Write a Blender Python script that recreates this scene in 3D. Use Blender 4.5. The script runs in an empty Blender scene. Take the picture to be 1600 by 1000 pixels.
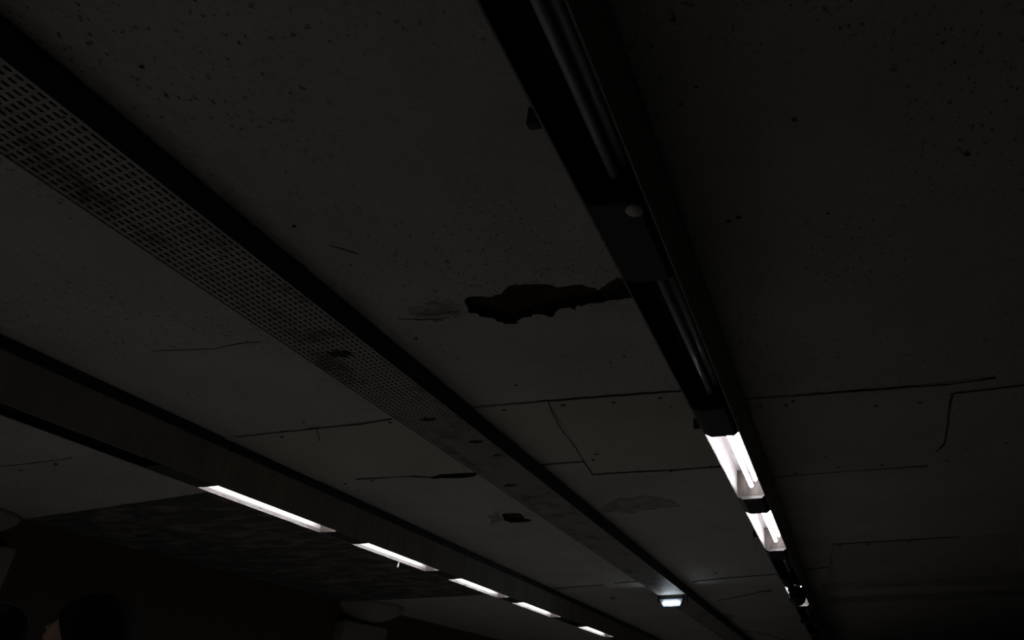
import bpy, bmesh, math, random
from mathutils import Vector, Matrix
from mathutils.geometry import tessellate_polygon

random.seed(7)
S = bpy.context.scene
COL = S.collection
PI = math.pi

# ------------------------------------------------------------------ camera numbers
F, PX, PY = 1155.415, 1149.046, 565.607            # lens in pixels of the 1600x1000 frame
CX = Vector((0.98855494, 0.08625769, 0.12376887))  # across the platform, in camera axes
CY = Vector((0.14929387, -0.44139613, -0.88480552))  # along the platform
CZ = Vector((-0.02169018, 0.8931568, -0.44922207))   # up
EYE = 1.32
CEIL = 1.98 + EYE


def at(u, v, z):
    """point of the photograph on the horizontal plane at world height z"""
    r = Vector((u - PX, -(v - PY), -F))
    k = (z - EYE) / r.dot(CZ)
    return Vector((r.dot(CX) * k, r.dot(CY) * k, z))


# ------------------------------------------------------------------ materials
def new_mat(name):
    m = bpy.data.materials.new(name)
    m.use_nodes = True
    nt = m.node_tree
    return m, nt, nt.nodes['Principled BSDF']


def simple(name, col, rough=0.6, metal=0.0, spec=0.5):
    m, nt, b = new_mat(name)
    b.inputs['Base Color'].default_value = (*col, 1)
    b.inputs['Roughness'].default_value = rough
    b.inputs['Metallic'].default_value = metal
    b.inputs['Specular IOR Level'].default_value = spec
    return m


def N(nt, t, **kw):
    n = nt.nodes.new(t)
    for k, v in kw.items():
        setattr(n, k, v)
    return n


def noise(nt, scale, detail=4, rough=0.6, vec=None):
    n = N(nt, 'ShaderNodeTexNoise')
    n.inputs['Scale'].default_value = scale
    n.inputs['Detail'].default_value = detail
    n.inputs['Roughness'].default_value = rough
    if vec is not None:
        nt.links.new(vec, n.inputs['Vector'])
    return n.outputs['Fac']


def ramp(nt, fac, stops):
    r = N(nt, 'ShaderNodeValToRGB')
    el = r.color_ramp.elements
    while len(el) < len(stops):
        el.new(0.5)
    for e, (p, c) in zip(el, stops):
        e.position = p
        e.color = (*c, 1) if len(c) == 3 else c
    nt.links.new(fac, r.inputs['Fac'])
    return r.outputs['Color']


def mix(nt, fac, a, b, mode='MIX'):
    m = N(nt, 'ShaderNodeMix', data_type='RGBA', blend_type=mode)
    for s, v in ((m.inputs[0], fac), (m.inputs[6], a), (m.inputs[7], b)):
        if isinstance(v, (int, float)):
            s.default_value = v
        elif isinstance(v, tuple):
            s.default_value = (*v, 1)
        else:
            nt.links.new(v, s)
    return m.outputs[2]


def objvec(nt, scale=(1, 1, 1)):
    tc = N(nt, 'ShaderNodeTexCoord')
    mp = N(nt, 'ShaderNodeMapping')
    mp.inputs['Scale'].default_value = scale
    nt.links.new(tc.outputs['Object'], mp.inputs['Vector'])
    return mp.outputs['Vector']


def bump(nt, b, h, strength, dist=0.01):
    n = N(nt, 'ShaderNodeBump')
    n.inputs['Strength'].default_value = strength
    n.inputs['Distance'].default_value = dist
    nt.links.new(h, n.inputs['Height'])
    nt.links.new(n.outputs['Normal'], b.inputs['Normal'])


G3 = lambda v: (v, v, v)


def plaster(name, col, pits=0.5, bumps=0.5):
    """old painted plaster: cloudy tone, fine grain and dark pin-prick pits"""
    m, nt, b = new_mat(name)
    v = objvec(nt)
    cloud = ramp(nt, noise(nt, 1.3, 5, 0.6, v), [(0.3, G3(0.86)), (0.7, G3(1.06))])
    c = mix(nt, 1.0, col, cloud, 'MULTIPLY')
    grain = ramp(nt, noise(nt, 55, 6, 0.75, v), [(0.35, G3(0.80)), (0.6, G3(1.0))])
    c = mix(nt, bumps, c, mix(nt, 1.0, c, grain, 'MULTIPLY'))
    vo = N(nt, 'ShaderNodeTexVoronoi')
    vo.inputs['Scale'].default_value = 23
    vs = objvec(nt, (1.25, 0.85, 1))
    nt.links.new(vs, vo.inputs['Vector'])
    pit = ramp(nt, vo.outputs['Distance'], [(0.07, G3(1)), (0.17, G3(0))])
    where = ramp(nt, noise(nt, 1.1, 3, 0.6, v), [(0.36, G3(0)), (0.56, G3(1))])
    chance = ramp(nt, vo.outputs['Color'], [(0.45, G3(1)), (0.7, G3(0))])
    pm = mix(nt, 1.0, mix(nt, 1.0, pit, where, 'MULTIPLY'), chance, 'MULTIPLY')
    pm = mix(nt, 1.0, pm, G3(pits), 'MULTIPLY')
    c = mix(nt, pm, c, (0.03, 0.028, 0.024))
    fine = ramp(nt, noise(nt, 38, 3, 0.6, vs), [(0.62, G3(0)), (0.70, G3(pits))])
    fine = mix(nt, 1.0, fine, where, 'MULTIPLY')
    c = mix(nt, fine, c, (0.10, 0.095, 0.08))
    nt.links.new(c, b.inputs['Base Color'])
    b.inputs['Roughness'].default_value = 0.85
    b.inputs['Specular IOR Level'].default_value = 0.25
    bump(nt, b, noise(nt, 40, 6, 0.7, v), 0.35 * bumps, 0.006)
    return m


def grimy(name, col, dirt, scale=(1, 1, 1), lo=0.45, hi=0.65, ns=8, rough=0.6, spec=0.4):
    m, nt, b = new_mat(name)
    v = objvec(nt, scale)
    f = ramp(nt, noise(nt, ns, 6, 0.7, v), [(lo, G3(0)), (hi, G3(1))])
    nt.links.new(mix(nt, f, col, dirt), b.inputs['Base Color'])
    b.inputs['Roughness'].default_value = rough
    b.inputs['Specular IOR Level'].default_value = spec
    bump(nt, b, noise(nt, ns * 5, 4, 0.6, v), 0.15, 0.003)
    return m


M = {}
M['ceiling'] = plaster('ceiling_plaster', (0.62, 0.61, 0.565), pits=0.95, bumps=0.9)
M['board'] = plaster('ceiling_board_paint', (0.575, 0.56, 0.485), pits=0.25, bumps=0.25)
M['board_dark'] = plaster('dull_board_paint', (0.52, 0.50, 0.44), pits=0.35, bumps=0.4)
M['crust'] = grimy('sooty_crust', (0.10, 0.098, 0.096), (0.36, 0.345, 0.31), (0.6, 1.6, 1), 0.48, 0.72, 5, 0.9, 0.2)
M['beam_shade'] = grimy('shadow_band', (0.33, 0.325, 0.30), (0.47, 0.46, 0.42), (1, 1, 1), 0.4, 0.7, 2.5, 0.9, 0.2)
M['crack'] = simple('dark_crack', (0.055, 0.05, 0.042), 0.95, 0, 0.1)
M['rot'] = grimy('damp_substrate', (0.055, 0.042, 0.030), (0.13, 0.095, 0.065), (1, 3, 1), 0.45, 0.7, 6, 0.95, 0.1)
M['stain'] = grimy('brown_stain', (0.50, 0.475, 0.42), (0.22, 0.195, 0.155), (1.5, 5, 1), 0.42, 0.62, 6, 0.9, 0.1)
M['housing'] = grimy('housing_paint', (0.34, 0.325, 0.275), (0.20, 0.19, 0.155), (1, 3.5, 0.5), 0.4, 0.75, 2.2, 0.6, 0.3)
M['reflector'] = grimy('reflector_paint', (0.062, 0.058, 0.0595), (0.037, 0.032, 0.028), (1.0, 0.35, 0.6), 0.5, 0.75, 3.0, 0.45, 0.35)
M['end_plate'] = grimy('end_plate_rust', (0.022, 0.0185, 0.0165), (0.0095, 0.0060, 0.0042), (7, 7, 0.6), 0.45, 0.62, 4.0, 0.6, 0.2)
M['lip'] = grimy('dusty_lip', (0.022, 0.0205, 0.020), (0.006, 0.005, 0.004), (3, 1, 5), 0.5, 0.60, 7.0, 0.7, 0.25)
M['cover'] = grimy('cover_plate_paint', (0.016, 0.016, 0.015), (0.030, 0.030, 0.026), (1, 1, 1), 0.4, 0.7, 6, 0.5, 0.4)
M['socket'] = simple('lamp_socket_plastic', (0.10, 0.10, 0.095), 0.5)
M['rail'] = grimy('tray_rail_paint', (0.045, 0.046, 0.045), (0.09, 0.09, 0.085), (1, 1, 1), 0.5, 0.7, 4, 0.6, 0.3)
M['black'] = simple('black_plastic', (0.018, 0.018, 0.019), 0.4)
M['dome'] = simple('smoked_dome', (0.012, 0.012, 0.012), 0.25)
M['wall'] = grimy('brown_wall', (0.125, 0.100, 0.072), (0.17, 0.115, 0.085), (1, 1, 1), 0.5, 0.7, 4, 0.7, 0.3)
M['bounce_tile'] = grimy('pale_bounce_tile', (0.80, 0.79, 0.75), (0.70, 0.69, 0.65), (1, 1, 1), 0.4, 0.6, 2, 0.4, 0.4)
M['pale'] = plaster('column_paint', (0.40, 0.385, 0.335), pits=0.2, bumps=0.3)
M['floor'] = grimy('platform_floor', (0.13, 0.127, 0.12), (0.095, 0.093, 0.087), (1, 1, 1), 0.4, 0.6, 1.5, 0.6, 0.3)
M['track'] = grimy('track_ballast', (0.03, 0.028, 0.025), (0.05, 0.047, 0.04), (1, 1, 1), 0.4, 0.6, 9, 0.95, 0.1)
M['steel'] = simple('rail_steel', (0.12, 0.115, 0.11), 0.5, 0.6)
M['skin'] = simple('skin', (0.42, 0.26, 0.20), 0.55, 0, 0.35)
M['hair'] = grimy('black_hair', (0.010, 0.009, 0.009), (0.020, 0.018, 0.017), (14, 14, 2), 0.4, 0.6, 6, 0.8, 0.08)
M['coat_a'] = simple('dark_coat', (0.020, 0.021, 0.026), 0.85)
M['coat_b'] = simple('charcoal_jacket', (0.030, 0.028, 0.027), 0.85)
M['trousers'] = simple('dark_trousers', (0.018, 0.019, 0.024), 0.9)
M['shoe'] = simple('black_shoe', (0.012, 0.012, 0.012), 0.4)
m, nt, b = new_mat('unlit_tube_glass')
b.inputs['Base Color'].default_value = (0.62, 0.62, 0.62, 1)
b.inputs['Roughness'].default_value = 0.22
M['tube_off'] = m


def emit(name, col, st):
    m, nt, b = new_mat(name)
    b.inputs['Base Color'].default_value = (0.8, 0.8, 0.8, 1)
    b.inputs['Emission Color'].default_value = (*col, 1)
    b.inputs['Emission Strength'].default_value = st
    return m


TUBE = 57.0
M['tube_on'] = emit('lit_tube', (1.0, 0.955, 0.97), TUBE)
M['led'] = emit('led_dot', (0.80, 0.90, 1.0), 30.0)
m, nt, b = new_mat('led_lens')
b.inputs['Base Color'].default_value = (0.22, 0.25, 0.29, 1)
b.inputs['Roughness'].default_value = 0.3
M['lens'] = m

# perforated sheet: real see-through slots in the sheet, 32 mm by 36 mm pitch
m, nt, b = new_mat('perforated_sheet')
tc = N(nt, 'ShaderNodeTexCoord')
sx = N(nt, 'ShaderNodeSeparateXYZ')
nt.links.new(tc.outputs['Object'], sx.inputs[0])


def math_(op, a, b_=None, c=None):
    n = N(nt, 'ShaderNodeMath', operation=op)
    for i, v in enumerate((a, b_, c)):
        if v is None:
            continue
        if isinstance(v, (int, float)):
            n.inputs[i].default_value = v
        else:
            nt.links.new(v, n.inputs[i])
    return n.outputs[0]


def slot(axis, pitch, half):
    t = math_('DIVIDE', axis, pitch)
    fr = math_('FRACT', t)
    return math_('LESS_THAN', math_('ABSOLUTE', math_('SUBTRACT', fr, 0.5)), half)


gx = slot(sx.outputs[0], 0.032, 0.21)
ysh = math_('ADD', sx.outputs[1], math_('MULTIPLY', math_('FLOOR', math_('DIVIDE', sx.outputs[0], 0.032)), 0.0065))
gy = slot(ysh, 0.036, 0.35)
v = objvec(nt)
clog = math_('LESS_THAN', noise(nt, 5, 4, 0.6, v), 0.80)
hole = math_('MULTIPLY', math_('MULTIPLY', gx, gy), clog)
dirt = ramp(nt, noise(nt, 3.2, 6, 0.72, v), [(0.52, G3(0)), (0.66, G3(1))])
nt.links.new(mix(nt, dirt, (0.42, 0.415, 0.385), (0.16, 0.155, 0.13)), b.inputs['Base Color'])
b.inputs['Roughness'].default_value = 0.6
tr = N(nt, 'ShaderNodeBsdfTransparent')
ms = N(nt, 'ShaderNodeMixShader')
nt.links.new(hole, ms.inputs[0])
nt.links.new(b.outputs[0], ms.inputs[1])
nt.links.new(tr.outputs[0], ms.inputs[2])
nt.links.new(ms.outputs[0], nt.nodes['Material Output'].inputs['Surface'])
M['perf'] = m


# ------------------------------------------------------------------ mesh helpers
class MB:
    def __init__(s):
        s.bm = bmesh.new()

    def box(s, lo, hi, bev=0.0):
        r = bmesh.ops.create_cube(s.bm, size=1)
        c = [(a + b_) / 2 for a, b_ in zip(lo, hi)]
        d = [b_ - a for a, b_ in zip(lo, hi)]
        for v in r['verts']:
            v.co = Vector((c[i] + v.co[i] * d[i] for i in range(3)))
        if bev:
            es = list({e for v in r['verts'] for e in v.link_edges})
            bmesh.ops.bevel(s.bm, geom=es, offset=bev, segments=2, affect='EDGES')
        return s

    def prism(s, prof, y0, y1):
        """profile in X,Z swept along Y"""
        a = [s.bm.verts.new((x, y0, z)) for x, z in prof]
        c = [s.bm.verts.new((x, y1, z)) for x, z in prof]
        n = len(prof)
        s.bm.faces.new(a)
        s.bm.faces.new(c[::-1])
        for i in range(n):
            s.bm.faces.new((a[i], c[i], c[(i + 1) % n], a[(i + 1) % n]))
        return s

    def poly(s, pts, z0, z1):
        """flat outline in X,Y given thickness z0..z1"""
        a = [s.bm.verts.new((p[0], p[1], z0)) for p in pts]
        c = [s.bm.verts.new((p[0], p[1], z1)) for p in pts]
        n = len(pts)
        for t in tessellate_polygon([[Vector((p[0], p[1], 0)) for p in pts]]):
            s.bm.faces.new([a[i] for i in t])
            s.bm.faces.new([c[i] for i in t[::-1]])
        for i in range(n):
            s.bm.faces.new((a[i], c[i], c[(i + 1) % n], a[(i + 1) % n]))
        return s

    def cyl(s, c, r, d, axis='Z', seg=24, r2=None):
        mt = {'Z': Matrix.Identity(4), 'Y': Matrix.Rotation(PI / 2, 4, 'X'), 'X': Matrix.Rotation(PI / 2, 4, 'Y')}[axis]
        bmesh.ops.create_cone(s.bm, cap_ends=True, segments=seg, radius1=r, radius2=r if r2 is None else r2, depth=d,
                              matrix=Matrix.Translation(c) @ mt)
        return s

    def ball(s, c, r, seg=24, rot=None):
        mt = Matrix.Translation(c)
        if rot is not None:
            mt = mt @ rot
        mt = mt @ Matrix.Diagonal((*r, 1))
        bmesh.ops.create_uvsphere(s.bm, u_segments=seg, v_segments=seg // 2 + 2, radius=1, matrix=mt)
        return s

    def limb(s, p, q, r0, r1, seg=14):
        """tapered rounded limb from p to q"""
        p, q = Vector(p), Vector(q)
        d = q - p
        rot = d.to_track_quat('Z', 'Y').to_matrix().to_4x4()
        bmesh.ops.create_cone(s.bm, cap_ends=True, segments=seg, radius1=r0, radius2=r1, depth=d.length,
                              matrix=Matrix.Translation((p + q) / 2) @ rot)
        s.ball(p, (r0,) * 3, seg)
        s.ball(q, (r1,) * 3, seg)
        return s

    def build(s, name, mat, parent=None, smooth=False):
        bmesh.ops.recalc_face_normals(s.bm, faces=s.bm.faces)
        me = bpy.data.meshes.new(name)
        s.bm.to_mesh(me)
        s.bm.free()
        me.materials.append(mat)
        if smooth:
            for p in me.polygons:
                p.use_smooth = True
        o = bpy.data.objects.new(name, me)
        COL.objects.link(o)
        if parent:
            o.parent = parent
            o.matrix_parent_inverse = parent.matrix_world.inverted() if parent.type != 'EMPTY' else Matrix.Translation(parent.location).inverted()
        return o


def tag(o, label=None, cat=None, group=None, kind=None):
    for k, v in (('label', label), ('category', cat), ('group', group), ('kind', kind)):
        if v:
            o[k] = v
    return o


def thing(name, loc, label, cat, group=None):
    o = bpy.data.objects.new(name, None)
    o.empty_display_size = 0.1
    o.location = loc
    COL.objects.link(o)
    return tag(o, label, cat, group)


# ------------------------------------------------------------------ ceiling with its holes
def zoomed(pts, ox, oy, k):
    return [(ox + x / k, oy + y / k) for x, y in pts]


def jag(pts, amp, n=3):
    out = []
    for i, p in enumerate(pts):
        q = pts[(i + 1) % len(pts)]
        for j in range(n):
            t = j / n
            r = p.lerp(q, t)
            if j:
                r = r + Vector((random.uniform(-amp, amp), random.uniform(-amp, amp), 0))
            out.append(r)
    return out


big_px = zoomed([(228, 360), (255, 325), (300, 314), (420, 320), (500, 300), (545, 262), (580, 235), (700, 219), (870, 221), (960, 246),
                 (1060, 230), (1150, 222), (1215, 245), (1262, 264), (1290, 262), (1340, 215), (1420, 168), (1470, 180),
                 (1560, 230), (1580, 315), (1430, 345), (1380, 345), (1290, 366), (1190, 370), (1150, 393), (1112, 388),
                 (1098, 428), (1060, 400), (970, 412), (930, 455), (900, 478), (870, 464), (790, 455), (755, 478), (710, 475),
                 (660, 500), (620, 530), (560, 535), (510, 515), (450, 487), (400, 480), (360, 475), (330, 450), (255, 440)], 680, 400, 5)
small_px = zoomed([(720, 130), (740, 112), (800, 108), (855, 110), (900, 135), (890, 150), (955, 160), (945, 172), (880, 180), (800, 184),
                   (750, 172)], 640, 780, 5)
slit_px = zoomed([(1125, 392), (1180, 376), (1385, 366), (1396, 378), (1370, 392), (1290, 400), (1200, 398), (1130, 402)], 370, 640, 3.721)
H1 = jag([at(u, v, CEIL) for u, v in big_px], 0.008)
H2 = jag([at(u, v, CEIL) for u, v in small_px], 0.010)
H3 = jag([at(u, v, CEIL) for u, v in slit_px], 0.005)
outer = [Vector(p) for p in ((-7.9, -7, CEIL), (7.0, -7, CEIL), (7.0, 46, CEIL), (-7.9, 46, CEIL))]
bm = bmesh.new()
loops = [outer, H1, H2, H3]
flat = [p for l in loops for p in l]
vs = [bm.verts.new((p.x, p.y, CEIL)) for p in flat]
for t in tessellate_polygon(loops):
    try:
        bm.faces.new([vs[i] for i in t])
    except ValueError:
        pass
k = 0
for l in loops:
    n = len(l)
    up = [bm.verts.new((p.x, p.y, CEIL + 0.05)) for p in l]
    for i in range(n):
        fc = bm.faces.new((vs[k + i], vs[k + (i + 1) % n], up[(i + 1) % n], up[i]))
        fc.material_index = 1
    k += n
mb = MB()
mb.bm.free()
mb.bm = bm
ceiling = mb.build('ceiling', M['ceiling'])
ceiling.data.materials.append(M['rot'])
tag(ceiling, 'old pale painted plaster ceiling with pits, cracks and panel joints', 'ceiling', kind='structure')
MB().box((-7.9, -7, CEIL + 0.05), (7.0, 46, CEIL + 0.11)).build('exposed_slab', M['rot'], ceiling)['label'] = 'dark brown slab showing through the jagged holes'

CR = random.Random(3)


def joint(px, w, name='panel_joint', drop=0.0095):
    """thin open joint or crack following the photographed line on the ceiling"""
    P = [at(u, v, CEIL) for u, v in px]
    ws = w if isinstance(w, (list, tuple)) else [w] * len(P)
    pts, wid = [], []
    for i in range(len(P) - 1):
        n = max(2, int((P[i + 1] - P[i]).length / 0.06))
        for j in range(n + (i == len(P) - 2)):
            t = j / n
            pts.append(P[i].lerp(P[i + 1], t) + Vector((CR.uniform(-.004, .004), CR.uniform(-.004, .004), 0)))
            wid.append((ws[i] * (1 - t) + ws[i + 1] * t) * CR.uniform(0.3, 0.8))
    mb = MB()
    L, R = [], []
    for i, p in enumerate(pts):
        d = (pts[min(i + 1, len(pts) - 1)] - pts[max(i - 1, 0)]).normalized()
        s = Vector((-d.y, d.x, 0)) * wid[i] / 2
        L.append(p + s)
        R.append(p - s)
    mb.poly(L + R[::-1], CEIL - drop, CEIL + 0.001)
    return mb.build(name, M['crack'], ceiling)


# smooth replacement boards, a few millimetres proud of the old plaster
def board(name, px, mat, drop=0.006):
    return MB().poly([at(u, v, CEIL - drop) for u, v in px], CEIL - drop, CEIL + 0.001).build(name, mat, ceiling)


board('ceiling_board', [(858, 628), (1100, 609), (1180, 724), (926, 740)], M['board'], 0.008)
board('ceiling_board', [(640, 643), (855, 626.5), (914, 720), (760, 732)], M['board'])
board('ceiling_board', [(330, 686), (470, 672), (640, 652), (745, 738), (480, 752)], M['board'])
board('ceiling_board', [(1140, 625), (1235, 618), (1380, 608), (1554, 591), (1484, 616), (1477, 693), (1450, 727), (1300, 738), (1195, 748)], M['board'])
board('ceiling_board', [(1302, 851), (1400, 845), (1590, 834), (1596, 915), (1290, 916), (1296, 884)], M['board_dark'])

joint([(735, 635.5), (865, 624.5), (960, 617), (1090, 608)], [.008, .008, .014, .014])
joint([(370, 681.5), (480, 670)], .008)
joint([(480, 670), (520, 665.5), (565, 661), (612, 654)], [.010, .022, .022, .006])
joint([(1150, 624), (1235, 617.5)], .006)
joint([(1235, 617.5), (1380, 606.5), (1480, 599), (1556, 589)], [.016, .024, .026, .022])
joint([(1488, 614), (1520, 610), (1600, 601)], [.006, .010, .012])
joint([(1488, 614), (1484, 632), (1481, 655), (1478, 680), (1474, 694), (1462, 704)], [.018, .022, .018, .020, .026, .018])
joint([(857, 626), (873, 664), (897, 695), (926, 741)], .008)
joint([(926, 741), (965, 738), (1000, 736), (1050, 734), (1130, 728)], [.009, .008, .011, .013, .016])
joint([(838, 727), (862, 724), (914, 720)], [.016, .010, .008])
joint([(1195, 746), (1310, 736), (1450, 727)], .006)
joint([(1302, 850), (1400, 844), (1500, 838)], .010)
joint([(1302, 850), (1299, 868), (1297, 884)], .008)
joint([(1258, 890), (1298, 885)], .012)
joint([(850, 921), (905, 916), (944, 913.5)], [.010, .012, .018])
joint([(960, 911), (1012, 906.5)], .008)
joint([(1085, 908), (1130, 903), (1216, 896.5)], [.014, .014, .010])
joint([(1120, 938), (1150, 933), (1182, 926)], .010)
joint([(1184, 924.5), (1206, 922)], .05)
joint([(556, 748), (590, 746), (640, 743)], .006)
joint([(640, 743.5), (680, 745)], .010)
joint([(0, 728), (22, 727), (86, 719), (112, 715)], [.006, .010, .010, .005], 'hairline_crack', 0.003)
joint([(620, 497), (660, 499), (700, 496)], [.003, .008, .003], 'hairline_crack', 0.003)
joint([(496, 667), (499, 688)], .006)
joint([(240, 548), (330, 545), (372, 537), (405, 534)], [.003, .005, .007, .004], 'hairline_crack', 0.003)
joint([(515, 383), (535, 389), (558, 396)], [.003, .012, .004], 'hairline_crack', 0.003)
joint([(1230, 1000), (1170, 985), (1130, 989)], .012)

# brown water stains round the leaks
for px in ([(935, 797), (965, 779), (1010, 774), (1050, 782), (1064, 790), (1020, 796), (985, 802)],
           [(640, 480), (690, 470), (720, 476), (723, 492), (690, 501), (650, 497)],
           [(762, 806), (783, 799), (785, 815), (768, 822)],
           [(1090, 965), (1120, 955), (1150, 962), (1140, 975), (1105, 978)]):
    MB().poly(jag([at(u, v, CEIL) for u, v in px], 0.03, 5), CEIL - 0.0015, CEIL + 0.0005).build('water_stain', M['stain'], ceiling)
# screw holes: one small dark countersink each
first = None
for u, v, r in ((788, 639, 10), (880, 631, 14), (959, 627, 12), (1032, 620, 12), (932, 708, 14), (927, 717, 14), (1048, 735, 12), (1110, 727, 10),
                (610, 658.5, 12), (441, 681, 12), (540, 754.5, 12), (581, 749.5, 12), (650, 742, 10), (846, 726, 9), (475, 658, 7),
                (1189, 633, 12), (1228, 631, 12), (1239, 625, 12), (1368, 632.5, 12), (1437, 627.5, 12), (1243, 738, 12), (1310, 729, 12),
                (1378, 725, 14), (1479, 718, 12), (1508, 700, 8), (1572, 691, 9), (1312, 852, 20), (1356, 849, 24), (1420, 846, 20),
                (1300, 878, 20), (1049, 634, 5), (33, 733, 12), (88, 724, 14), (223, 101, 7), (460, 351, 8), (650, 527, 8), (1052, 27, 7),
                (1241, 184, 8), (1293, 331, 6), (1138, 343, 9), (1154, 337, 9), (807, 600, 8), (975, 555, 6), (955, 565, 6),
                (1088, 133, 6), (1064, 160, 6), (1510, 238, 10), (1290, 712, 8), (872, 918, 24), (957, 934, 30), (1118, 895, 20), (1084, 908, 20)):
    p = at(u, v, CEIL)
    if first is None:
        first = MB().cyl((0, 0, 0), 1.0, 0.24, 'Z', 10, 0.55).build('screw_hole', M['crack'], ceiling)
        o = first
    else:
        o = first.copy()
        COL.objects.link(o)
    o.location = (p.x, p.y, CEIL - 0.0080)
    rr = r * 0.00105
    o.scale = (rr * 1.25, rr, 0.02)

# sooty, flaking part of the ceiling beyond the left row of lamps
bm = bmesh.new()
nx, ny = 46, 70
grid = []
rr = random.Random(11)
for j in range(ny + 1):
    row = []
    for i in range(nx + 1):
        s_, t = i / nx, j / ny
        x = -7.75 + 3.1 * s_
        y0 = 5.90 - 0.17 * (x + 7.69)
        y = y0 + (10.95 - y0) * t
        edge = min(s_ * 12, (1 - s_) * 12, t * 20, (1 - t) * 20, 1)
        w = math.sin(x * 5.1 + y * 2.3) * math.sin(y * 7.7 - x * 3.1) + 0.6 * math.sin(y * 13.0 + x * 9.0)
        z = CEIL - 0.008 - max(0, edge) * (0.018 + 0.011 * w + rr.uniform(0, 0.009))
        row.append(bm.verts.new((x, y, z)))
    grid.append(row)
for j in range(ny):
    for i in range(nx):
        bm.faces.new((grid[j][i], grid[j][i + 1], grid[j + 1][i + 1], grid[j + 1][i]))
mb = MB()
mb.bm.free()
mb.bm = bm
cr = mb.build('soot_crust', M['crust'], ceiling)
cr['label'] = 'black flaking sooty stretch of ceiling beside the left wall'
for y0, y1, z in ((11.45, 12.05, 0.010), (12.8, 13.5, 0.010)):  # beam shadows painted as darker bands across the far ceiling
    o = MB().poly(jag([Vector((x_, y_, 0)) for x_, y_ in ((-0.36, y0), (0.2, y0 - 0.03), (0.9, y0 - 0.05), (1.8, y0 + 0.02), (3, y0 - 0.1), (6.9, y0 - 0.1), (6.9, y1 - 0.1), (3, y1), (1.7, y1 + 0.1), (0.9, y1 - 0.05), (0.3, y1), (-0.36, y1))], 0.05, 6), CEIL - z, CEIL + 0.001).build('shadow_band', M['beam_shade'], ceiling)
    o['label'] = 'painted shadow band across the ceiling'

# ------------------------------------------------------------------ rest of the shell
def struct(name, lo, hi, mat, label):
    return tag(MB().box(lo, hi).build(name, mat), label, name.split('_')[0], kind='structure')


struct('wall_left', (-8.1, -7, -1.2), (-7.75, 46, CEIL), M['wall'], 'dark brown side wall beyond the left lamp row')
struct('trim_1', (-7.75, -7, 0), (-7.72, 46, 2.10), M['bounce_tile'], 'unseen pale tiling added to the lower left wall for bounce light')  # tile facing added out of view to bounce light onto the ceiling
struct('trim_2', (-7.75, -7, 2.10), (-7.72, 4.62, CEIL), M['bounce_tile'], 'unseen pale tiling added to the upper left wall before the column for bounce light')  # upper facing, likewise added out of view as a light reflector
struct('wall_right', (7.0, -7, -1.2), (7.3, 46, CEIL), M['wall'], 'dark wall across the tracks')
struct('wall_far', (-7.75, 46, -1.2), (7.0, 46.3, CEIL), M['wall'], 'dark far end wall of the station')
struct('wall_near', (-7.75, -7.3, -1.2), (7.0, -7, CEIL), M['wall'], 'dark end wall behind the viewer')
struct('floor', (-7.75, -7, -1.2), (0.3, 46, 0), M['floor'], 'worn grey platform floor')
struct('floor_track', (0.3, -7, -1.3), (7.0, 46, -1.1), M['track'], 'dark track bed')

# wall columns with rounded heads
for i, (y0, y1, lab) in enumerate(((4.70, 5.86, 'pale flat wall column cut off by the left edge of the picture'),
                                   (10.80, 11.95, 'pale wall column with rounded head below the third lit lamp'))):
    hx, hy, hd = ((0.22, 0.60, 0.0), (0.55, 0.66, 0.08))[i]
    c = thing('column', (-7.75, (y0 + y1) / 2, 0), lab, 'column')
    c['kind'] = 'structure'
    MB().box((-7.76, y0, 0), (-7.60, y1, EYE + 1.68), 0.012).build('shaft', M['pale'], c)
    bm = MB()
    bm.box((-7.755, y0 + 0.06, EYE + 1.68), (-7.66, y1 - 0.06, EYE + 1.74)).build('neck', M['black'], c)
    bm = bmesh.new()
    bmesh.ops.create_uvsphere(bm, u_segments=40, v_segments=20, radius=1)
    bmesh.ops.bisect_plane(bm, geom=bm.verts[:] + bm.edges[:] + bm.faces[:], plane_co=(0, 0, 0), plane_no=(0, 0, 1), clear_outer=True)
    bmesh.ops.bisect_plane(bm, geom=bm.verts[:] + bm.edges[:] + bm.faces[:], plane_co=(0, 0, 0), plane_no=(-1, 0, 0), clear_outer=True)
    bmesh.ops.transform(bm, verts=bm.verts, matrix=Matrix.Translation((-7.75, (y0 + y1) / 2 + hd, CEIL)) @ Matrix.Diagonal((hx, hy, 0.25, 1)))
    mb = MB()
    mb.bm.free()
    mb.bm = bm
    mb.build('rounded_head', M['pale'], c, True)


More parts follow.
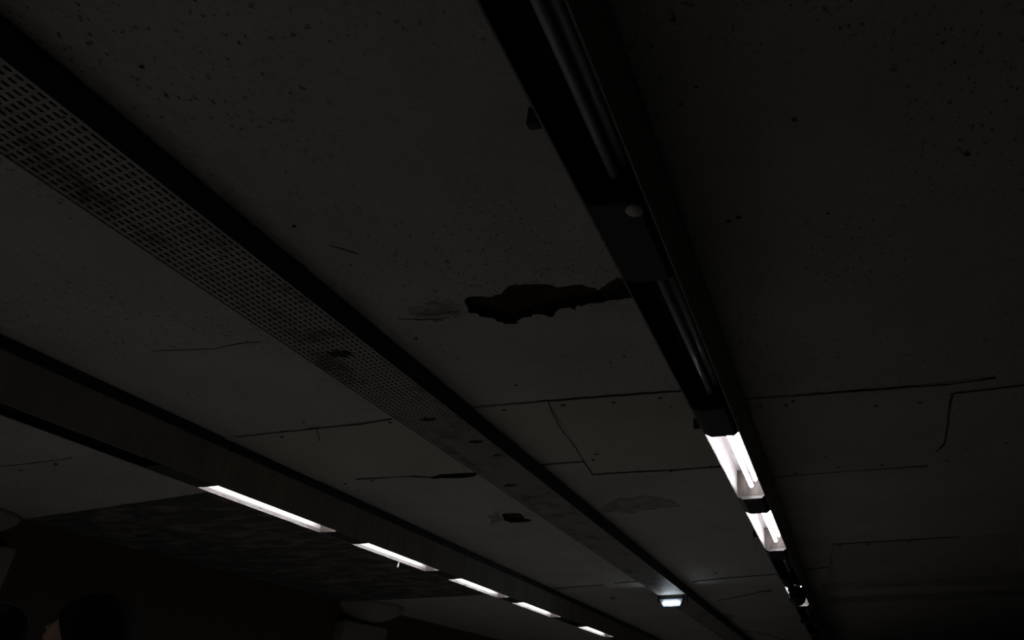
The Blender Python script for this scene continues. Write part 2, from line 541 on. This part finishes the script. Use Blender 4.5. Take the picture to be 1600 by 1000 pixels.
# ------------------------------------------------------------------ fluorescent luminaires
def luminaire(xc, W, zb, H, y0, y1, y2, lit, label, group, sensor=False, bracket=(), flake=False, drop=0.024):
    """one trough unit: open from y0 to y1, closed by a cover plate from y1 to y2"""
    T = thing('fluorescent_luminaire', (xc, y0, zb + EYE), label, 'ceiling light', group)
    z0, z1 = zb + EYE, zb + EYE + H
    xl, xr = xc - W / 2, xc + W / 2
    g = 0.003
    t = 0.003
    h = MB()
    h.box((xl, y0 + g, z0), (xl + t, y2 - g, z1))
    h.box((xr - t, y0 + g, z0), (xr, y2 - g, z1))
    h.box((xl + t, y0 + g, z1 - t), (xr - t, y2 - g, z1))
    h.build('housing', M['housing'], T)
    MB().box((xl + 0.012, y0 + g, z1), (xr - 0.012, y2 - g, CEIL - 0.0005)).build('gap_shade', M['black'], T)  # black filler standing in for the shade between housing and ceiling
    zt = z0 + min(0.207, H - 0.03)
    a, b_ = xl + t, xr - t
    r = MB()
    r.box((a, y0, z0 + 0.004), (a + 0.002, y1, zt))
    r.box((b_ - 0.002, y0, z0 + 0.004), (b_, y1, zt))
    r.box((a, y0, zt), (b_, y1, zt + 0.002))
    r.build('reflector', M['reflector'], T)
    for ya in (y0 + 0.001, y1 - 0.003):
        MB().box((a + 0.002, ya, z0 + 0.002), (b_ - 0.002, ya + 0.002, zt)).build('end_plate', M['end_plate'], T)
    for sgn in (-1, 1):
        xa = a + 0.002 if sgn < 0 else b_ - 0.006
        lip = MB()
        lip.box((xa, y0 + 0.004, z0), (xa + 0.004, y1 - 0.004, z0 + 0.026))
        lip.build('lip', M['lip'], T)
        e = MB()
        e.box((xl if sgn < 0 else xr - 0.007, y0 + g, z0 - 0.003), (xl + 0.007 if sgn < 0 else xr, y2 - g, z0))
        e.build('edge_flange', M['flange'], T)
    # chamfered cover plate
    c = 0.045
    MB().prism([(xl + 0.004, z0), (xl + c, z0 - drop), (xr - c * 0.7, z0 - drop), (xr - 0.004, z0), (xr - 0.004, z0 + 0.02), (xl + 0.004, z0 + 0.02)],
               y1, y2).build('cover_plate', M['cover'], T)
    # twin tubes, one a little higher
    k = W / 0.22
    for dx, dz in ((0.008 * k, 0.070), (0.039 * k, 0.116)):
        ya, yb = y0 + 0.035, y1 - 0.035
        tb = MB().cyl((xc + dx, (ya + yb) / 2, z0 + dz), 0.016, yb - ya, 'Y', 20).build('tube', M['tube_on' if lit else 'tube_off'], T, True)
        for yc in (ya - 0.006, yb + 0.006):
            MB().box((xc + dx - 0.011, yc - 0.006, z0 + dz - 0.004), (xc + dx + 0.011, yc + 0.006, z0 + dz + 0.030), 0.002).build('lamp_holder', M['socket'], tb)
    if sensor:
        MB().cyl((-0.600, 1.925, z0 - 0.029), 0.030, 0.010, 'Z', 28, 0.026).build('round_cap', M['cap'], T, True)['label'] = 'pale round cap on the dark cover plate'
    for yb in bracket:
        br = MB()
        br.box((xl - 0.19, yb, CEIL - 0.080), (xl - 0.10, yb + 0.035, CEIL - 0.0005), 0.003)
        br.box((xl - 0.10, yb + 0.005, CEIL - 0.075), (xl, yb + 0.030, CEIL - 0.02))
        br.build('ceiling_bracket', M['cover'], T)
    if flake:
        p = at(611, 878, z0)
        MB().limb((xl - 0.004, p.y, z0 + 0.002), (xl - 0.012, p.y + 0.01, z0 - 0.05), 0.003, 0.008, 8).build('paint_flake', M['housing'], T)
    return T


M['flange'] = grimy('flange_edge', (0.30, 0.29, 0.26), (0.20, 0.17, 0.13), (1, 2, 1), 0.5, 0.7, 5, 0.5, 0.4)
M['cap'] = simple('pale_plastic_cap', (0.62, 0.62, 0.60), 0.5)

GR = 'lamps of the right ceiling row'
GL = 'lamps of the left ceiling row'
A_ = lambda y: at(1344 - .526 * (1142 - y), y, 1.61 + EYE).y
R_starts = [-4.9, -3.05, -1.25, 0.555, 2.367, 4.084, 5.851, 7.683, 9.359, 11.14, 12.94, 14.74, 16.54, 18.34, 20.14, 21.94]
R_ends = [-3.45, -1.65, 0.15, 1.888, 3.677, 5.425, 7.258, 8.799, 10.873, 12.54, 14.34, 16.14, 17.94, 19.74, 21.54, 23.34]
R_lit = {0, 5, 6, 8}
R_lab = {0: 'lit lamp of the right row far behind the viewer', 1: 'unlit lamp of the right row just behind the viewer',
         2: 'unlit lamp of the right row directly overhead, out of the picture',
         3: 'nearest dark unlit twin-tube lamp, top of picture, with round cap on its cover',
         4: 'second dark unlit twin-tube lamp, beside the big hole in the ceiling',
         5: 'larger brightly lit lamp of the right row, rust streaks on its end plate',
         6: 'smaller lit lamp of the right row, directly beyond the rust-streaked one',
         7: 'dark unlit lamp between the two lit lamps and the hanging dome',
         8: 'lit lamp mostly hidden behind the hanging dark dome',
         9: 'unlit lamp just beyond the hanging dark dome',
         10: 'unlit lamp second beyond the hanging dark dome',
         11: 'unlit lamp third beyond the hanging dark dome',
         12: 'unlit lamp fourth beyond the hanging dark dome, at the bottom edge',
         13: 'unlit far lamp of the right row, just below the picture', 14: 'unlit far lamp of the right row, last but one',
         15: 'unlit last far lamp of the right row'}
BR = {3: (1.79,), 5: (4.69,), 7: (7.93,), 11: (15.2,)}
for i, (a, e) in enumerate(zip(R_starts, R_ends)):
    n = R_starts[i + 1] if i + 1 < len(R_starts) else e + 0.45
    luminaire(-0.6624, 0.2194, 1.61, 0.32, a, e, n, i in R_lit, R_lab[i], GR, sensor=(i == 3), bracket=BR.get(i, ()))

L_starts = [-4.6, -2.8, -1.0, 0.85, 2.68, 4.518, 6.35, 8.166, 9.957, 11.78, 12.608, 14.6, 16.4, 18.2, 20.0]
L_ends = [-3.2, -1.4, 0.4, 2.2, 4.05, 5.876, 7.669, 9.494, 11.384, 12.35, 14.118, 16.0, 17.8, 19.6, 21.4]
L_lit = {0, 1, 2, 3, 5, 6, 7, 8, 10, 12, 13}
L_lab = {0: 'lit lamp of the left row far behind the viewer', 1: 'lit lamp of the left row behind the viewer',
         2: 'lit lamp of the left row level with the viewer', 3: 'lit lamp of the left row, just outside the left edge',
         4: 'dark unlit lamp of the left row, at the left edge before the lit ones',
         5: 'longest lit lamp of the left row, grime along its lower lip',
         6: 'second lit lamp of the left row, a small white flake hanging under it',
         7: 'third lit lamp from the left in the left row',
         8: 'fourth lit lamp from the left in the left row',
         9: 'short dark unlit unit between the fourth and fifth lit lamps of the left row',
         10: 'smallest lit lamp of the left row, at the bottom edge of the picture',
         11: 'unlit lamp beyond the smallest lit lamp of the left row', 12: 'lit far lamp of the left row, second beyond the lit ones',
         13: 'lit far lamp of the left row, third beyond the lit ones', 14: 'unlit last far lamp of the left row'}
L_starts = [y * 0.9845 for y in L_starts]
L_ends = [y * 0.9845 for y in L_ends]
for i, (a, e) in enumerate(zip(L_starts, L_ends)):
    n = L_starts[i + 1] if i + 1 < len(L_starts) else e + 0.4
    luminaire(-4.312 - 0.0885, 0.177, 1.642, 0.258, a, e, n, i in L_lit, L_lab[i], GL, flake=(i == 6), drop=0.004)

# ------------------------------------------------------------------ cable tray
zt = EYE + 1.85
tray = thing('cable_tray', (-2.565, 0, zt), 'long perforated metal cable tray hung under the ceiling between the lamp rows', 'cable tray')
tx0, tx1 = -2.768, -2.357
MB().box((tx0 + 0.003, -3, zt), (tx1 - 0.003, 30, zt + 0.0015)).build('perforated_plate', M['perf'], tray)
MB().box((tx0 + 0.006, -3, zt + 0.06), (tx1 - 0.006, 30, zt + 0.085)).build('dark_backing', M['black'], tray)  # flat dark sheet added so the slots look shaded inside
for xa in (tx0, tx1 - 0.003):
    MB().box((xa, -3, zt - 0.002), (xa + 0.003, 30, zt + 0.11)).build('side_rail', M['rail'], tray)
for ya in (0.6, 2.5, 4.9, 7.4, 9.9, 12.4, 14.9, 17.4):
    MB().box((tx0 + 0.003, ya, zt + 0.09), (tx1 - 0.003, ya + 0.04, CEIL - 0.0005)).build('hanger', M['rail'], tray)
for (u, v, rx) in ((533, 553, .07), (778, 711, .03), (668, 655, .05), (744, 690, .05), (797, 758, .05), (962, 841, .04), (975, 846, .03), (12, 243, .008), (100, 183, .006), (155, 218, .006)):
    p = at(u, v, zt)
    MB().poly(jag([Vector((p.x + rx * math.cos(q), p.y + 0.6 * rx * math.sin(q), zt)) for q in (0, .8, 1.6, 2.4, 3.2, 4.0, 4.8, 5.6)], rx * 0.3, 3),
              zt - 0.002, zt - 0.0003).build('dirt_clot', M['crack'], tray)

# ------------------------------------------------------------------ small LED emergency light below the tray
el = thing('emergency_light', (-2.58, 11.05, EYE + 1.69), 'small bright bluish-white LED emergency light hung under the cable tray', 'emergency light')
zl = EYE + 1.69
MB().box((-2.76, 11.00, zl + 0.095), (-2.40, 11.14, zt - 0.0025), 0.008).build('housing', M['black'], el)
# lens: trapezoid tray narrowing downwards, facing the viewer
bm = MB()
vtx = [(-2.755, 11.00, zl + 0.10), (-2.40, 11.00, zl + 0.10), (-2.45, 11.035, zl), (-2.70, 11.035, zl),
       (-2.755, 11.13, zl + 0.10), (-2.40, 11.13, zl + 0.10), (-2.45, 11.10, zl), (-2.70, 11.10, zl)]
vv = [bm.bm.verts.new(p) for p in vtx]
for q in ((0, 1, 2, 3), (7, 6, 5, 4), (0, 4, 5, 1), (1, 5, 6, 2), (2, 6, 7, 3), (3, 7, 4, 0)):
    bm.bm.faces.new([vv[i] for i in q])
bm.build('lens', M['lens'], el)
for i in range(5):
    x = -2.675 + i * 0.05
    MB().ball((x, 11.005, zl + 0.042), (0.022, 0.016, 0.022), 16).build('led', M['led'], el, True)
for x in (-2.786, -2.353):
    MB().box((x, 11.03, zl + 0.06), (x + 0.012, 11.08, zt + 0.05)).build('mounting_bracket', M['black'], el)

# ------------------------------------------------------------------ dark dome hung below the right row
dm = thing('dome_camera', (-0.625, 9.10, EYE + 1.585), 'dark round dome hanging below the right lamp row in front of a lit lamp', 'dome')
zd = EYE + 1.586
MB().cyl((-0.655, 8.90, zd - 0.014), 0.085, 0.024, 'Z', 32).build('mounting_plate', M['black'], dm)
mb = MB().cyl((-0.665, 8.99, zd - 0.06), 0.035, 0.075, 'Z', 24)
mb.box((-0.72, 8.84, zd - 0.05), (-0.62, 9.10, zd - 0.02), 0.01)
mb.build('bracket', M['black'], dm)
MB().cyl((-0.603, 9.20, zd - 0.070), 0.105, 0.07, 'Z', 36).build('collar', M['black'], dm)
MB().ball((-0.603, 9.20, zd - 0.128), (0.103, 0.103, 0.114), 36).build('dome', M['dome'], dm, True)


# ------------------------------------------------------------------ two people at the lower left
def remesh(o, size, it=6):
    r = o.modifiers.new('Remesh', 'REMESH')
    r.mode = 'VOXEL'
    r.voxel_size = size
    r.use_smooth_shade = True
    s_ = o.modifiers.new('Smooth', 'SMOOTH')
    s_.factor = 0.5
    s_.iterations = it


def person(x, y, h, face, label, coat, bob):
    """standing figure of height h looking along the angle face; local +Y is forward"""
    P = thing('person', (0, 0, 0), label, 'person', None)
    k = h / 1.75
    b = MB()
    # head, face and neck
    b.ball((0, 0.0, 1.635), (0.076, 0.096, 0.112), 28)
    b.ball((0, 0.028, 1.575), (0.058, 0.070, 0.070), 24)       # jaw
    b.limb((0, 0.098, 1.640), (0, 0.118, 1.605), 0.010, 0.016, 10)   # nose
    b.ball((0, 0.092, 1.562), (0.026, 0.014, 0.011), 14)       # mouth
    b.ball((0, 0.082, 1.530), (0.022, 0.020, 0.018), 14)       # chin
    b.ball((0, 0.086, 1.672), (0.052, 0.016, 0.012), 14)       # brow
    for s in (-1, 1):
        b.ball((0.078 * s, -0.005, 1.625), (0.012, 0.022, 0.034), 14)   # ears
        b.ball((0.032 * s, 0.086, 1.645), (0.015, 0.010, 0.010), 12)    # eyes
    b.limb((0, -0.015, 1.40), (0, -0.005, 1.56), 0.062, 0.054)
    # trunk
    b.ball((0, 0, 1.28), (0.185, 0.115, 0.19), 26)
    b.ball((0, 0, 1.08), (0.150, 0.105, 0.18), 26)
    b.ball((0, -0.01, 0.93), (0.170, 0.120, 0.13), 26)
    b.limb((-0.15, 0, 1.385), (0.15, 0, 1.385), 0.062, 0.062)
    for s in (-1, 1):
        sh, elb, wr = (0.190 * s, 0, 1.375), (0.235 * s, -0.02, 1.08), (0.235 * s, 0.06, 0.84)
        b.limb(sh, elb, 0.052, 0.040)
        b.limb(elb, wr, 0.039, 0.027)
        b.ball((0.234 * s, 0.075, 0.785), (0.018, 0.042, 0.050), 16)     # palm
        for f, (dy, ln) in enumerate(((-0.034, 0.062), (-0.011, 0.075), (0.012, 0.080), (0.035, 0.070))):
            m1 = (0.230 * s, 0.078 + dy, 0.745 - ln * 0.5)
            b.limb((0.234 * s, 0.076 + dy, 0.750), m1, 0.0088, 0.0082, 8)
            b.limb(m1, (0.218 * s, 0.082 + dy, 0.745 - ln), 0.0082, 0.0070, 8)
        b.limb((0.222 * s, 0.100, 0.800), (0.205 * s, 0.122, 0.755), 0.011, 0.009, 8)  # thumb
        hip, kn, an = (0.095 * s, 0, 0.88), (0.100 * s, 0.015, 0.48), (0.105 * s, -0.01, 0.085)
        b.limb(hip, kn, 0.085, 0.056)
        b.limb(kn, an, 0.055, 0.036)
        b.limb(an, (0.110 * s, 0.13, 0.035), 0.036, 0.026)
    body = b.build('body', M['skin'], P, True)
    remesh(body, 0.0055, 3)
    # hair: full shell over crown, sides and back, face left open
    bm = bmesh.new()
    bmesh.ops.create_uvsphere(bm, u_segments=40, v_segments=28, radius=1)
    for v in bm.verts:
        c = v.co.copy()
        v.co = Vector((c.x * 0.094, c.y * 0.116, c.z * 0.128))
        if c.z < 0:
            v.co.z = c.z * (0.26 if bob else 0.13)
            v.co.x *= 1.02
        q = math.sin(c.x * 9 + c.z * 5) * math.sin(c.y * 8 - c.z * 3)
        v.co *= 1 + 0.018 * q
    bmesh.ops.bisect_plane(bm, geom=bm.verts[:] + bm.edges[:] + bm.faces[:], plane_co=(0, 0.055, 0.045), plane_no=(0, 0.85, -0.55), clear_outer=True)
    mb = MB()
    mb.bm.free()
    mb.bm = bm
    hair = mb.build('hair', M['hair'], P, True)
    hair.location = (0, -0.012, 1.645)
    so = hair.modifiers.new('Solidify', 'SOLIDIFY')
    so.thickness = 0.014
    so.offset = -1
    # coat: follows trunk and arms, ends at neck, wrists and hips
    c = MB()
    c.ball((0, 0, 1.28), (0.205, 0.135, 0.20), 26)
    c.ball((0, 0, 1.08), (0.172, 0.128, 0.20), 26)
    c.ball((0, -0.008, 0.90), (0.186, 0.138, 0.17), 26)
    c.limb((-0.15, 0, 1.385), (0.15, 0, 1.385), 0.078, 0.078)
    c.limb((0, -0.012, 1.42), (0, -0.010, 1.455), 0.082, 0.074)
    for s in (-1, 1):
        c.limb((0.192 * s, 0, 1.378), (0.235 * s, -0.02, 1.08), 0.068, 0.056)
        c.limb((0.235 * s, -0.02, 1.08), (0.235 * s, 0.052, 0.865), 0.055, 0.042)
    co = c.build('coat', M[coat], P, True)
    remesh(co, 0.012)
    t = MB()
    t.ball((0, -0.01, 0.92), (0.178, 0.128, 0.12), 24)
    for s in (-1, 1):
        t.limb((0.095 * s, 0, 0.88), (0.100 * s, 0.015, 0.48), 0.096, 0.070)
        t.limb((0.100 * s, 0.015, 0.48), (0.105 * s, -0.01, 0.10), 0.069, 0.056)
    remesh(t.build('trousers', M['trousers'], P, True), 0.012)
    for s in (-1, 1):
        sh = MB()
        sh.limb((0.105 * s, -0.02, 0.052), (0.112 * s, 0.15, 0.040), 0.050, 0.038)
        sh.box((0.105 * s - 0.045, -0.065, 0.0), (0.105 * s + 0.052, 0.185, 0.025), 0.01)
        o = sh.build('shoe', M['shoe'], P, True)
        remesh(o, 0.008)
    P.scale = (k, k, k)
    P.location = (x, y, 0)
    P.rotation_euler = (0, 0, face)
    return P


face = math.atan2(-0.27, -0.90) - PI / 2
PEOPLE = [(-2.260, 2.024, 1.724, 'person with full black hair in a dark coat, right-hand head at the bottom left', 'coat_a', True),
          (-3.145, 2.432, 1.797, 'person with short black hair, cut off by the left edge of the picture', 'coat_b', False)]
for x, y, h, lab, coat, bob in PEOPLE:
    person(x, y, h, face, lab, coat, bob)

# ------------------------------------------------------------------ camera, world, view
cam = bpy.data.cameras.new('camera')
co = bpy.data.objects.new('camera', cam)
COL.objects.link(co)
cam.sensor_width = 36
cam.lens = F / 1600 * 36
cam.shift_x = (800 - PX) / 1600
cam.shift_y = (PY - 500) / 1600
cam.clip_start = 0.02
co.matrix_world = Matrix(((CX.x, CX.y, CX.z, 0), (CY.x, CY.y, CY.z, 0), (CZ.x, CZ.y, CZ.z, EYE), (0, 0, 0, 1)))
S.camera = co

w = bpy.data.worlds.new('world')
w.use_nodes = True
w.node_tree.nodes['Background'].inputs[0].default_value = (0, 0, 0, 1)
S.world = w
S.view_settings.view_transform = 'Standard'
S.view_settings.look = 'None'
S.view_settings.exposure = 0.0
S.view_settings.gamma = 1.0
S.view_settings.use_curve_mapping = False
S.cycles.use_denoising = True
S.cycles.max_bounces = 8
S.cycles.diffuse_bounces = 5
